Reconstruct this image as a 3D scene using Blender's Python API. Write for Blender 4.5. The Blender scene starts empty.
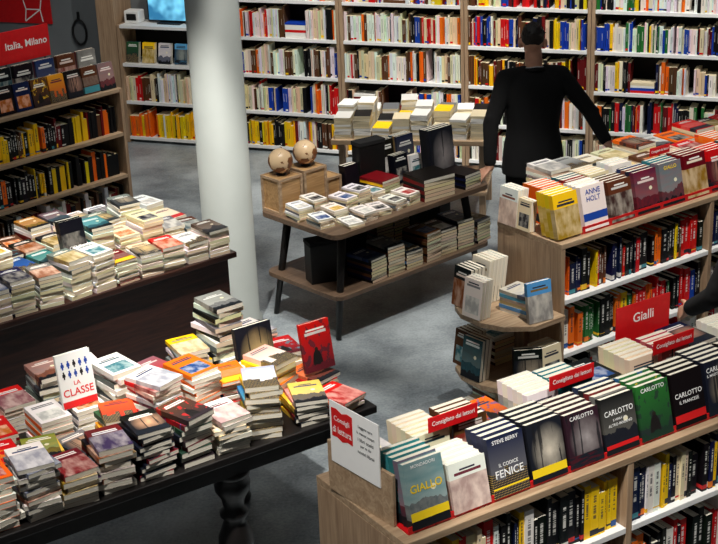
import bpy, bmesh, math, random
from mathutils import Vector, Matrix
R=random.Random(7)
SC=bpy.context.scene
COLL=SC.collection
try:
    SC.view_settings.view_transform='Standard'
    SC.view_settings.look='None'
except Exception: pass
rad=math.radians
def lin(c):
    return tuple((x/12.92 if x<=.04045 else ((x+.055)/1.055)**2.4) for x in c)
def T(x,y,z=0): return Matrix.Translation((x,y,z))
def RZ(a): return Matrix.Rotation(rad(a),4,'Z')
def RX(a): return Matrix.Rotation(rad(a),4,'X')
def frame(x,y,a): return T(x,y,0)@RZ(a)
I4=Matrix.Identity(4)

# ------------------------------------------------------------ camera
f=1430; p=rad(21.4); roll=0.04; H=3.8
cam=bpy.data.cameras.new("camera"); co=bpy.data.objects.new("camera",cam); COLL.objects.link(co)
cam.sensor_width=36; cam.lens=36*f/718; cam.clip_end=100
M3=Matrix.Rotation(math.pi/2-p,3,'X')@Matrix.Rotation(-roll,3,'Z')
CMX=Matrix.Translation((0,0,H))@M3.to_4x4()
co.matrix_world=CMX; SC.camera=co
CINV=CMX.inverted()
def size_seen(P):
    q=CINV@P; z=-q.z
    x=abs(f*q.x/z); y=abs(f*q.y/z)
    s=f/z
    if x>375 or y>290: s*=.2
    return s

# ------------------------------------------------------------ materials
MATS={}
def newmat(name):
    m=bpy.data.materials.new(name); m.use_nodes=True
    nt=m.node_tree; b=nt.nodes['Principled BSDF']
    return m,nt,b
def N(nt,t,**k):
    n=nt.nodes.new(t)
    for a,v in k.items(): setattr(n,a,v)
    return n
def plain(name,rgb,rough=.6,metal=0,var=.12,scale=30):
    if name in MATS: return MATS[name]
    m,nt,b=newmat(name); c=lin(rgb)
    b.inputs['Roughness'].default_value=rough; b.inputs['Metallic'].default_value=metal
    tc=N(nt,'ShaderNodeTexCoord'); no=N(nt,'ShaderNodeTexNoise'); no.inputs['Scale'].default_value=scale
    nt.links.new(tc.outputs['Object'],no.inputs['Vector'])
    r=N(nt,'ShaderNodeValToRGB'); r.color_ramp.elements[0].position=.3; r.color_ramp.elements[1].position=.7
    r.color_ramp.elements[0].color=tuple(x*(1-var) for x in c)+(1,)
    r.color_ramp.elements[1].color=tuple(min(1,x*(1+var)) for x in c)+(1,)
    nt.links.new(no.outputs['Fac'],r.inputs[0]); nt.links.new(r.outputs[0],b.inputs['Base Color'])
    MATS[name]=m; return m
def wood(name,c1,c2,rough=.5,axis=(1,14,14),scale=3):
    if name in MATS: return MATS[name]
    m,nt,b=newmat(name); b.inputs['Roughness'].default_value=rough
    tc=N(nt,'ShaderNodeTexCoord'); mp=N(nt,'ShaderNodeMapping'); mp.inputs['Scale'].default_value=axis
    no=N(nt,'ShaderNodeTexNoise'); no.inputs['Scale'].default_value=scale; no.inputs['Detail'].default_value=6; no.inputs['Distortion'].default_value=1.2
    r=N(nt,'ShaderNodeValToRGB'); r.color_ramp.elements[0].position=.3; r.color_ramp.elements[1].position=.72
    r.color_ramp.elements[0].color=lin(c1)+(1,); r.color_ramp.elements[1].color=lin(c2)+(1,)
    nt.links.new(tc.outputs['Object'],mp.inputs[0]); nt.links.new(mp.outputs[0],no.inputs['Vector'])
    nt.links.new(no.outputs['Fac'],r.inputs[0]); nt.links.new(r.outputs[0],b.inputs['Base Color'])
    MATS[name]=m; return m
OAK=wood('oak_wood',(.58,.47,.36),(.74,.64,.52))
OAKV=wood('oak_wood_upright',(.56,.45,.35),(.72,.61,.49),axis=(14,14,1))
MIDW=wood('walnut_wood',(.33,.26,.21),(.47,.38,.30),rough=.4)
DARKW=wood('dark_stained_wood',(.13,.06,.045),(.26,.14,.10),rough=.4)
BLKW=wood('black_stained_wood',(.035,.027,.025),(.08,.055,.045),rough=.45)
WHITE=plain('white_laminate',(.93,.93,.92),.4,var=.03)
DARKP=plain('dark_back_panel',(.08,.06,.05),.7)
GREYW=plain('grey_wall_paint',(.44,.46,.47),.8,var=.05,scale=4)
RED=plain('red_signage',(.82,.05,.08),.5,var=.05)
COLM=plain('white_column_paint',(.68,.70,.68),.6,var=.03,scale=5)
BLACK=plain('black_lacquer',(.03,.03,.035),.5)
CLOTH=plain('black_wool_cloth',(.04,.036,.04),.95,var=.1,scale=120)
SHIRT=plain('white_shirt_cotton',(.75,.75,.75),.8)
SKIN=plain('skin',(.82,.61,.50),.55,var=.06)
HAIR=plain('dark_brown_hair',(.11,.08,.06),.6,var=.6,scale=150)
TW=plain('white_ink',(.97,.97,.96),.6,var=.01)
TR=plain('red_ink',(.84,.08,.09),.6,var=.01)
TY=plain('yellow_ink',(.98,.84,.10),.6,var=.01)
TB=plain('blue_ink',(.06,.25,.62),.6,var=.01)
TK=plain('black_ink',(.05,.05,.06),.6,var=.01)
TG=plain('grey_ink',(.35,.35,.36),.6,var=.01)
def floor_mat():
    m,nt,b=newmat('polished_concrete')
    tc=N(nt,'ShaderNodeTexCoord'); n1=N(nt,'ShaderNodeTexNoise'); n1.inputs['Scale'].default_value=1.6; n1.inputs['Detail'].default_value=10; n1.inputs['Roughness'].default_value=.65
    n2=N(nt,'ShaderNodeTexNoise'); n2.inputs['Scale'].default_value=60; n2.inputs['Detail'].default_value=3
    mx=N(nt,'ShaderNodeMath',operation='MULTIPLY_ADD'); mx.inputs[1].default_value=.3
    r=N(nt,'ShaderNodeValToRGB'); r.color_ramp.elements[0].position=.5; r.color_ramp.elements[1].position=.8
    r.color_ramp.elements[0].color=lin((.38,.41,.43))+(1,); r.color_ramp.elements[1].color=lin((.66,.69,.70))+(1,)
    nt.links.new(tc.outputs['Object'],n1.inputs['Vector']); nt.links.new(tc.outputs['Object'],n2.inputs['Vector'])
    nt.links.new(n2.outputs['Fac'],mx.inputs[0]); nt.links.new(n1.outputs['Fac'],mx.inputs[2])
    nt.links.new(mx.outputs[0],r.inputs[0]); nt.links.new(r.outputs[0],b.inputs['Base Color'])
    b.inputs['Roughness'].default_value=.4
    return m
FLOORM=floor_mat()
def pages_mat():
    m,nt,b=newmat('paper_pages'); b.inputs['Roughness'].default_value=.85
    tc=N(nt,'ShaderNodeTexCoord'); mp=N(nt,'ShaderNodeMapping'); mp.inputs['Scale'].default_value=(2,2,700)
    no=N(nt,'ShaderNodeTexNoise'); no.inputs['Scale'].default_value=1.0; no.inputs['Detail'].default_value=2
    r=N(nt,'ShaderNodeValToRGB'); r.color_ramp.elements[0].position=.3; r.color_ramp.elements[1].position=.7
    r.color_ramp.elements[0].color=lin((.84,.80,.71))+(1,); r.color_ramp.elements[1].color=lin((.98,.96,.90))+(1,)
    nt.links.new(tc.outputs['Object'],mp.inputs[0]); nt.links.new(mp.outputs[0],no.inputs['Vector'])
    nt.links.new(no.outputs['Fac'],r.inputs[0]); nt.links.new(r.outputs[0],b.inputs['Base Color'])
    return m
PAGES=pages_mat()
def cover_mat(kind):
    ink_on=not kind.endswith('0'); kd=kind.rstrip('0')
    m,nt,b=newmat('book_cover_'+kind); b.inputs['Roughness'].default_value=.5; b.inputs['Specular IOR Level'].default_value=.25
    L=nt.links.new
    oi=N(nt,'ShaderNodeObjectInfo'); tc=N(nt,'ShaderNodeTexCoord'); sp=N(nt,'ShaderNodeSeparateXYZ'); L(tc.outputs['Generated'],sp.inputs[0])
    X,Y,Z=sp.outputs
    def mth(op,a,bb=None,c=None):
        n=N(nt,'ShaderNodeMath',operation=op)
        for i,v in enumerate((a,bb,c)):
            if v is None: continue
            if isinstance(v,(int,float)): n.inputs[i].default_value=v
            else: L(v,n.inputs[i])
        return n.outputs[0]
    def band(s,c,h): return mth('LESS_THAN',mth('ABSOLUTE',mth('SUBTRACT',s,c)),h)
    def mul(a,c): return mth('MULTIPLY',a,c)
    def mix(fac,a,bb):
        n=N(nt,'ShaderNodeMix',data_type='RGBA')
        if isinstance(fac,(int,float)): n.inputs[0].default_value=fac
        else: L(fac,n.inputs[0])
        for i,v in ((6,a),(7,bb)):
            if isinstance(v,tuple): n.inputs[i].default_value=v+(1,)
            else: L(v,n.inputs[i])
        return n.outputs[2]
    def dist(cx,cy,asp=1.5): return mth('SQRT',mth('ADD',mth('POWER',mth('SUBTRACT',X,cx),2),mth('POWER',mul(mth('SUBTRACT',Y,cy),asp),2)))
    def disc(cx,cy,r,asp=1.5): return mth('LESS_THAN',dist(cx,cy,asp),r)
    def noise(scale,detail,sx=1,sy=1):
        mp=N(nt,'ShaderNodeMapping'); mp.inputs['Scale'].default_value=(sx,sy,0)
        ad=N(nt,'ShaderNodeVectorMath',operation='ADD'); L(tc.outputs['Generated'],mp.inputs[0]); L(mp.outputs[0],ad.inputs[0])
        s37=mul(oi.outputs['Random'],37.0); cb=N(nt,'ShaderNodeCombineXYZ'); L(s37,cb.inputs[0]); L(s37,cb.inputs[1]); L(cb.outputs[0],ad.inputs[1])
        no=N(nt,'ShaderNodeTexNoise'); no.inputs['Scale'].default_value=scale; no.inputs['Detail'].default_value=detail; L(ad.outputs[0],no.inputs['Vector']); return no.outputs['Fac']
    rnd=oi.outputs['Random']
    base=oi.outputs['Color']
    r=N(nt,'ShaderNodeValToRGB'); r.color_ramp.interpolation='CONSTANT'
    pal=[(.75,.73,.68),(.02,.02,.03),(.55,.02,.02),(.85,.5,.02),(.02,.09,.32),(.8,.2,.02),(.05,.25,.30),(.02,.02,.03)]
    while len(r.color_ramp.elements)<len(pal): r.color_ramp.elements.new(.5)
    for i,c in enumerate(pal): r.color_ramp.elements[i].position=i/len(pal); r.color_ramp.elements[i].color=c+(1,)
    L(mth('FRACT',mul(rnd,7.31)),r.inputs[0]); acc=r.outputs[0]
    bw=N(nt,'ShaderNodeRGBToBW'); L(base,bw.inputs[0])
    ink=mix(mth('GREATER_THAN',bw.outputs[0],.22),(.85,.84,.78),(.03,.03,.05))
    dark=mix(.85,base,(.01,.012,.02)); lite=mix(.22,base,(.8,.76,.66))
    c=base; inX=band(X,.5,.34)
    if kd=='title':
        rr=N(nt,'ShaderNodeValToRGB'); rr.color_ramp.elements[0].position=.42; rr.color_ramp.elements[1].position=.58; rr.color_ramp.elements[1].color=(.8,.76,.66,1); L(noise(4,6,1,1),rr.inputs[0])
        c=mix(mul(band(Y,.33,.22),band(X,.5,.38)),c,mix(.65,rr.outputs[0],acc))
    elif kd=='hills':
        sky=mix(Y,lite,base); sky=mix(mul(noise(3,6,.6,2.5),.5),sky,acc)
        sky=mix(disc(.68,.55,.07),sky,(.85,.78,.55))
        h1=mth('LESS_THAN',Y,mth('ADD',mul(noise(3,4,1,0),.5),.12)); h2=mth('LESS_THAN',Y,mth('ADD',mul(noise(5,5,1.3,0),.35),-.02))
        tex=noise(9,6,1,1)
        c=mix(h1,sky,mix(tex,mix(.6,acc,dark),dark)); c=mix(h2,c,(.008,.01,.013))
    elif kd=='figure':
        bg=mix(Y,dark,base); st=mth('GREATER_THAN',noise(5,8,1,1),.56); bg=mix(mul(st,.7),bg,acc)
        c=mix(disc(.45,.44,.06,1.4),bg,(.02,.015,.012)); c=mix(mul(disc(.45,.12,.17,.55),mth('LESS_THAN',Y,.42)),c,(.012,.01,.01))
        c=mix(mth('LESS_THAN',Y,mth('ADD',mul(noise(7,4,1,0),.25),0)),c,dark)
    elif kd=='glow':
        # misty light behind trees and water
        g=mth('SUBTRACT',1.0,mul(dist(.58,.48,1.1),1.9)); g=mth('MAXIMUM',g,0.0); g=mul(g,mth('ADD',mul(noise(4,8,1,1),1.1),.2))
        bg=mix(g,dark,mix(.55,acc,(.75,.62,.42)))
        tr=mul(mth('GREATER_THAN',noise(9,3,1,.06),.58),mth('GREATER_THAN',Y,.22)); bg=mix(mul(tr,.85),bg,(.008,.009,.012))
        wv=mul(mth('GREATER_THAN',noise(8,2,.3,3),.52),mth('LESS_THAN',Y,.22)); bg=mix(mth('LESS_THAN',Y,.22),bg,(.01,.013,.02)); c=mix(mul(wv,.35),bg,base)
        c=mix(mth('GREATER_THAN',Y,.74),c,base) if ink_on else c
    elif kd=='city':
        st=mth('FLOOR',mul(X,8)); wn=N(nt,'ShaderNodeTexWhiteNoise',noise_dimensions='1D'); L(mth('ADD',st,mul(rnd,91)),wn.inputs['W'])
        sk=mth('LESS_THAN',Y,mth('ADD',mul(wn.outputs['Value'],.3),.18))
        win=mul(mth('LESS_THAN',mth('FRACT',mul(X,24)),.4),mth('LESS_THAN',mth('FRACT',mul(Y,26)),.4))
        c=mix(mul(Y,.5),acc,base) if kind!='city0' else mix(Y,lite,base); c=mix(sk,c,mix(mul(win,.7),(.02,.02,.03),(.8,.55,.15)))
    elif kd=='dot':
        c=mix(disc(.5,.42,.27),c,acc); c=mix(disc(.58,.46,.12),c,base)
    elif kd=='band':
        c=mix(band(Y,.16,.12),c,acc); c=mix(mul(noise(8,4,1,1),band(Y,.48,.16)),c,lite)
    elif kd=='photo':
        rr=N(nt,'ShaderNodeValToRGB'); rr.color_ramp.elements[0].position=.40; rr.color_ramp.elements[1].position=.62
        rr.color_ramp.elements[0].color=(.008,.01,.012,1); rr.color_ramp.elements[1].color=(.9,.84,.7,1); L(noise(3.5,9,1,.7),rr.inputs[0])
        ph=mix(.45,rr.outputs[0],acc) if ink_on else mix(.65,rr.outputs[0],dark)
        ph=mix(.35,ph,base)
        c=mix(mth('LESS_THAN',Y,.68),c,ph)
    elif kd=='spine':
        tx=mul(mul(band(Y,.60,.24),band(Z,.5,.17)),mth('GREATER_THAN',noise(30,1,0,1),.47))
        c=mix(mul(tx,.8),c,ink); c=mix(band(Y,.09,mth('MULTIPLY',rnd,.07)),c,acc)
    if ink_on and kd not in ('spine','flat'):
        w1=mth('ADD',mul(mth('FRACT',mul(rnd,13.7)),.2),.18)
        y1=mth('ADD',mul(mth('FRACT',mul(rnd,5.3)),.1),.80)
        c=mix(mul(band(Y,y1,.018),band(X,.5,w1)),c,ink); c=mix(mul(band(Y,mth('SUBTRACT',y1,.07),.028),band(X,.5,.36)),c,mix(.25,ink,acc))
    L(c,b.inputs['Base Color'])
    return m
CM={k:cover_mat(k) for k in ('title','hills','figure','city','dot','band','photo','glow','spine','flat','hills0','figure0','city0','band0','photo0','glow0')}
DES=['title','hills','figure','city','glow','band','photo','hills','photo','title','glow']
COLS={'white':(.94,.93,.90),'cream':(.90,.84,.70),'black':(.04,.04,.05),'red':(.82,.06,.07),'dark red':(.42,.04,.06),'orange':(.96,.42,.06),
'yellow':(.98,.80,.06),'blue':(.06,.24,.66),'navy':(.04,.08,.24),'light blue':(.35,.62,.82),'green':(.14,.42,.18),'teal':(.06,.46,.50),'grey':(.42,.43,.44),
'brown':(.36,.22,.12),'pink':(.86,.55,.58),'purple':(.36,.22,.45)}
LC={k:lin(v) for k,v in COLS.items()}
def near_col(c):
    c2=tuple(min(1,max(0,x+R.uniform(-.03,.03))) for x in c); return lin(c2)+(1,)

# ------------------------------------------------------------ object helpers
def mesh_boxes(name,boxes,bevel=0):
    bm=bmesh.new()
    for bx in boxes:
        x0,y0,z0,x1,y1,z1=bx[:6]
        r=bmesh.ops.create_cube(bm,size=1,matrix=T((x0+x1)/2,(y0+y1)/2,(z0+z1)/2)@Matrix.Diagonal((x1-x0,y1-y0,z1-z0,1)))
        if len(bx)>6:
            for fc in {fc for v in r['verts'] for fc in v.link_faces}: fc.material_index=bx[6]
    if bevel: bmesh.ops.bevel(bm,geom=bm.edges[:],offset=bevel,segments=2,affect='EDGES',profile=.5)
    me=bpy.data.meshes.new(name); bm.to_mesh(me); bm.free(); return me
def prism(name,pts,z0,z1,bevel=0):
    bm=bmesh.new(); vs=[bm.verts.new((x,y,z0)) for x,y in pts]; fc=bm.faces.new(vs)
    r=bmesh.ops.extrude_face_region(bm,geom=[fc]); bmesh.ops.translate(bm,vec=(0,0,z1-z0),verts=[v for v in r['geom'] if isinstance(v,bmesh.types.BMVert)])
    bmesh.ops.recalc_face_normals(bm,faces=bm.faces[:])
    if bevel: bmesh.ops.bevel(bm,geom=bm.edges[:],offset=bevel,segments=2,affect='EDGES',profile=.5)
    me=bpy.data.meshes.new(name); bm.to_mesh(me); bm.free(); return me
def lathe(name,prof,seg=28):
    bm=bmesh.new(); rings=[]
    for r,z in prof:
        rings.append([bm.verts.new((r*math.cos(2*math.pi*i/seg),r*math.sin(2*math.pi*i/seg),z)) for i in range(seg)])
    for a,b in zip(rings,rings[1:]):
        for i in range(seg): bm.faces.new((a[i],a[(i+1)%seg],b[(i+1)%seg],b[i]))
    bm.faces.new(rings[0][::-1]); bm.faces.new(rings[-1])
    for fc in bm.faces: fc.smooth=True
    me=bpy.data.meshes.new(name); bm.to_mesh(me); bm.free(); return me
def ob(name,me,Mx,mats=(),parent=None,label=None,cat=None,group=None,kind=None,color=None):
    o=bpy.data.objects.new(name,me); COLL.objects.link(o)
    if me is not None and mats:
        if len(me.materials)==0:
            for m in mats: me.materials.append(m)
    if parent is not None:
        o.parent=parent; o.matrix_basis=Mx
    else: o.matrix_world=Mx
    if label: o['label']=label
    if cat: o['category']=cat
    if group: o['group']=group
    if kind: o['kind']=kind
    if color: o.color=color
    return o
def empty(name,Mx,label,cat,group=None):
    o=ob(name,None,Mx,label=label,cat=cat,group=group); o.empty_display_size=.1; return o
def text(parent,s,cx,cy,z,maxw,h,mat,name='lettering',Mx=None):
    cu=bpy.data.curves.new('t','FONT'); cu.body=s; cu.size=1; cu.align_x='CENTER'; cu.align_y='CENTER'; cu.resolution_u=3; cu.offset=.012
    to=bpy.data.objects.new('t',cu); COLL.objects.link(to)
    dg=bpy.context.evaluated_depsgraph_get(); me=bpy.data.meshes.new_from_object(to.evaluated_get(dg))
    bpy.data.objects.remove(to); bpy.data.curves.remove(cu)
    xs=[v.co.x for v in me.vertices]; ys=[v.co.y for v in me.vertices]
    w0=max(xs)-min(xs); h0=max(ys)-min(ys); mx=(max(xs)+min(xs))/2; my=(max(ys)+min(ys))/2
    sy=h/h0; sx=min(sy*1.0,maxw/w0)
    for v in me.vertices: v.co=((v.co.x-mx)*sx+cx,(v.co.y-my)*sy+cy,z)
    me.name='lettering'; me.materials.clear(); me.materials.append(mat)
    return ob(name,me,Mx or I4,parent=parent)
class Stuff:
    def __init__(s): s.v=[];s.f=[];s.c=[]
    def quad(s,pts,c):
        i=len(s.v); s.v+= [tuple(q) for q in pts]; s.f.append((i,i+1,i+2,i+3)); s.c.append(c)
    def box(s,M,x0,y0,z0,x1,y1,z1,side,top,front=None):
        P=lambda x,y,z: M@Vector((x,y,z))
        if front is None: s.quad([P(x0,y0,z0),P(x1,y0,z0),P(x1,y0,z1),P(x0,y0,z1)],side)
        else:
            for q in front:
                a,b,c=q[:3]; l,r_=(q[3],q[4]) if len(q)>3 else (0,1)
                za=z0+(z1-z0)*a; zb=z0+(z1-z0)*b; xa=x0+(x1-x0)*l; xb=x0+(x1-x0)*r_
                s.quad([P(xa,y0,za),P(xb,y0,za),P(xb,y0,zb),P(xa,y0,zb)],c)
        s.quad([P(x1,y1,z0),P(x0,y1,z0),P(x0,y1,z1),P(x1,y1,z1)],side)
        s.quad([P(x0,y1,z0),P(x0,y0,z0),P(x0,y0,z1),P(x0,y1,z1)],side)
        s.quad([P(x1,y0,z0),P(x1,y1,z0),P(x1,y1,z1),P(x1,y0,z1)],side)
        s.quad([P(x0,y0,z1),P(x1,y0,z1),P(x1,y1,z1),P(x0,y1,z1)],top)
        s.quad([P(x0,y1,z0),P(x1,y1,z0),P(x1,y0,z0),P(x0,y0,z0)],side)
    def book(s,M,w,h,t,col,pic):
        P=lambda x,y,z: M@Vector((x,y,z)); pg=tuple(min(1,q*R.uniform(.9,1.1)) for q in LC['cream'])
        def fc(a,b,c,d,cc): s.quad([P(*a),P(*b),P(*c),P(*d)],cc)
        fc((0,h,0),(0,0,0),(0,0,t),(0,h,t),col)
        e=.0012
        for (a,b) in (((0,0),(w,0)),((w,0),(w,h)),((w,h),(0,h))):
            fc((a[0],a[1],0),(b[0],b[1],0),(b[0],b[1],e),(a[0],a[1],e),col)
            fc((a[0],a[1],e),(b[0],b[1],e),(b[0],b[1],t-e),(a[0],a[1],t-e),pg)
            fc((a[0],a[1],t-e),(b[0],b[1],t-e),(b[0],b[1],t),(a[0],a[1],t),col)
        fc((0,h,0),(w,h,0),(w,0,0),(0,0,0),col)
        if not pic: fc((0,0,t),(w,0,t),(w,h,t),(0,h,t),col); return
        ink=(.03,.03,.04) if sum(col)>.9 else (.7,.68,.6)
        acc=LC[R.choice(['black','red','yellow','blue','orange','teal','white','grey','brown','navy'])]; acc2=tuple(q*.4 for q in acc)
        ys=[0,.1,.3,.45,.62,.72,.76,.82,.88,.93,1]; cs=[col,acc2,acc,tuple((acc[i]+col[i])/2 for i in range(3)),col,ink,col,ink,ink,col]
        for i in range(10):
            y0,y1=ys[i]*h,ys[i+1]*h
            if cs[i]==col: fc((0,y0,t),(w,y0,t),(w,y1,t),(0,y1,t),col)
            else:
                l=R.uniform(.08,.22)*w; r_=w-l
                if i<4: l=.06*w; r_=.94*w
                fc((0,y0,t),(l,y0,t),(l,y1,t),(0,y1,t),col); fc((l,y0,t),(r_,y0,t),(r_,y1,t),(l,y1,t),cs[i]); fc((r_,y0,t),(w,y0,t),(w,y1,t),(r_,y1,t),col)
    def make(s,name,label,cat):
        if not s.f: return
        me=bpy.data.meshes.new(name); me.from_pydata(s.v,[],s.f)
        at=me.color_attributes.new('Col','FLOAT_COLOR','CORNER')
        buf=[]
        for c in s.c: buf+= (list(c)+[1])*4
        at.data.foreach_set('color',buf)
        m,nt,b=newmat(name+'_material'); b.inputs['Roughness'].default_value=.55; b.inputs['Specular IOR Level'].default_value=.25
        a=N(nt,'ShaderNodeAttribute'); a.attribute_name='Col'; nt.links.new(a.outputs['Color'],b.inputs['Base Color'])
        me.materials.append(m)
        return ob(name,me,I4,label=label,cat=cat,kind='stuff')

# ------------------------------------------------------------ books (recorded, built at the end)
BC={}
def book_meshes(w,h,t,hard):
    k=(w,h,t,hard)
    if k in BC: return BC[k]
    c=.002 if hard else .001; ins=.0025 if hard else .0006
    cb=[(0,0,0,w,h,c),(0,0,t-c,w,h,t),(0,0,c*.98,c,h,t-c*.98)]
    pb=(c,ins,c,w-ins,h-ins,t-c)
    a=mesh_boxes('book_cover',cb); b=mesh_boxes('page_block',[pb]); b.materials.append(PAGES)
    d=mesh_boxes('closed_book',[q+(0,) for q in cb]+[pb+(1,)])
    a.materials.append(CM['title']); d.materials.append(CM['title']); d.materials.append(PAGES)
    BC[k]=(a,b,d); return BC[k]
RECS={'paperback_book':[],'display_book':[],'shelved_book':[]}
def book(name,w,h,t,Mx,col,design,label,group,parts=False,hard=False,weight=.4,texts=(),extra=None):
    t=round(t*200)/200
    rec=dict(name=name,w=w,h=h,t=t,M=Mx,col=col,design=design,label=label,group=group,parts=parts,hard=hard,texts=texts,extra=extra,weight=weight)
    RECS[name].append(rec); return rec
def build_books():
    res={'paperback_book':Stuff(),'display_book':Stuff(),'shelved_book':ws}
    for name,recs in RECS.items():
        for r in recs:
            r['pr']=size_seen(r['M']@Vector((r['w']/2,r['h']/2,r['t'])))*r['weight']+(1e4 if r['texts'] or r['extra'] else 0)
        recs.sort(key=lambda r:-r['pr'])
        for r in recs[:298]:
            a,b,d=book_meshes(r['w'],r['h'],r['t'],r['hard'])
            o=ob(name,a if r['parts'] else d,r['M'],label=r['label'],cat='book',group=r['group'],color=near_col(COLS[r['col']]))
            o.material_slots[0].link='OBJECT'; o.material_slots[0].material=CM[r['design']]
            if r['parts']: ob('page_block',b,I4,parent=o)
            for (s,fy,fh,mt) in r['texts']: text(o,s,r['w']/2,r['h']*fy,r['t']+.0012,r['w']*.88,r['h']*fh,mt)
            if r['extra']: r['extra'](o)
        for r in recs[298:]:
            res[name].book(r['M'],r['w'],r['h'],r['t'],tuple(min(1,q*R.uniform(.85,1.1)) for q in LC[r['col']]),r['weight']>.5)
    res['paperback_book'].make('paperback_books','many paperbacks piled on the dark counter and tables','books')
    res['display_book'].make('display_books','remaining face out novels standing behind the front copies','books')
    ws.make('shelved_books','many coloured books filling the back wall shelves and rear tables','books')
SPINE=Matrix(((0,0,1,0),(1,0,0,0),(0,1,0,0),(0,0,0,1)))
def stack(F,u,v,z0,rot,n,col,design,group,where,w=.14,h=.21,t=.02,parts=False,mixed=None,jit=1.5,hard=False,off=.003):
    z=z0; t=round(t*200)/200
    for i in range(n):
        c=col if not mixed else mixed[(n-1-i)%len(mixed)]
        M=F@T(u+R.uniform(-off,off),v+R.uniform(-off,off),z)@RZ(rot+R.uniform(-jit,jit))@T(-w/2,-h/2)
        book('paperback_book',w,h,t,M,c,design,"%s paperback in a stack on %s"%(c,where),group,parts,hard,weight=1 if i==n-1 else .45)
        z+=t+.0004
    return z
def standing(F,x,y,z,w,h,t,n,col,design,group,where,tilt=12,hard=True,parts=True,yaw=0,texts=(),extra=None,lab='book standing face out on'):
    tt=round(t*200)/200; zz=z+.0005
    for k in range(n):
        M=F@T(x,y,zz)@RZ(yaw)@T(0,k*(tt/math.cos(rad(tilt))+.0006),0)@RX(90-tilt)
        book('display_book',w,h,t,M,col,design,"%s %s %s"%(col,lab,where),group,parts,hard and k==0,weight=1 if k==0 else .35,texts=texts if k==0 else (),extra=extra if k==0 else None)
def row_spines(F,x0,x1,y,z,hmax,cols,group,where):
    x=x0; c=R.choice(cols)
    while x<x1-.012:
        t=R.choice([.01,.015,.015,.02,.02,.025,.03,.035,.04])
        if x+t>x1: break
        if R.random()<.08: x+=R.uniform(.01,.04); 
        if x+t>x1: break
        if R.random()<.6: c=R.choice(cols)
        h=min(R.choice([.175,.19,.2,.21,.21,.215,.225,.24]),hmax)
        w=R.choice([.13,.14])
        book('shelved_book',w,h,t,F@T(x,y+R.uniform(0,.015),z)@SPINE,c,'spine',"%s spined book upright on %s"%(c,where),group,weight=1)
        x+=t+R.choice([.0006,.0006,.0012])
def bandx(mt,y0,y1,w):
    def fn(o):
        t=max(v[2] for v in o.bound_box)
        ob('printed_band',mesh_boxes('printed_band',[(0.0005,y0,t+.0001,w-.0005,y1,t+.0006)]),I4,[mt],parent=o)
    return fn
ws=Stuff()
# ------------------------------------------------------------ room
ob('floor',mesh_boxes('floor',[(-7,1,-.1,7,17,0)]),I4,[FLOORM],kind='structure')
FW=frame(-.51,12.75,-21)
ob('wall_back',mesh_boxes('wall_back',[(-6,.34,0,7,.5,4.6)]),FW,[GREYW],kind='structure')
ob('baseboard_back',mesh_boxes('baseboard_back',[(-6,.32,0,-2.05,.34,.12)]),FW,[DARKW],kind='structure')
def bookcase(F,x0,x1,D,Ht,boards,label='',side=OAKV,shelfm=WHITE,backm=DARKP,th=.03):
    e=empty('bookcase',F@T((x0+x1)/2,D/2,0),label,'bookcase')
    L=T(-(x0+x1)/2,-D/2,0)
    for xx in (x0,x1-.03): ob('side_panel',mesh_boxes('side_panel',[(xx,0,0,xx+.03,D,Ht)],.002),L,[side],parent=e)
    ob('back_panel',mesh_boxes('back_panel',[(x0+.03,D-.015,.02,x1-.03,D,Ht-.01)]),L,[backm],parent=e)
    for z in boards: ob('shelf',mesh_boxes('shelf',[(x0+.03,.003,z-th,x1-.03,D-.015,z)],.002),L,[shelfm],parent=e)
    return e
WB=[.06,.39,.735,1.08,1.425,1.77,2.115]
bays=[(-.675,.45),(.45,1.6),(1.6,2.7),(2.7,3.82),(3.82,4.95)]
for a,b in bays: bookcase(FW,a+.002,b-.002,.32,2.15,WB,label='tall oak bookcase with white shelves against the back wall')
bookcase(FW,-1.8,-.679,.32,1.14,[.06,.41,.775,1.14],label='low oak bookcase with white shelves beneath the screen')
PAL={'w':['white']*6+['cream']*3+['red','black','brown','orange','blue'],'m':['white','white','cream','black','red','blue','orange','dark red','navy','cream','yellow','brown','white','black','white'],
'd':['black','black','navy','dark red','brown','yellow','white','red','cream','black','blue'],'c':['white','red','cream','white','navy','yellow','dark red','white','black','green','black','orange','white','blue','white'],
'y':['yellow','orange','yellow','white','yellow','black'],'o':['orange','brown','black','dark red','white','yellow','black','brown','cream']}
plan={(-1):['y','w','c'],0:['o','w','w','w','c','w'],1:['m','m','w','w','m','m'],2:['m','m','o','d','d','d'],3:['w','c','m','c','c','m'],4:['m','w','c','w','c','w']}
allb=[(-1.8,-.679)]+bays
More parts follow.
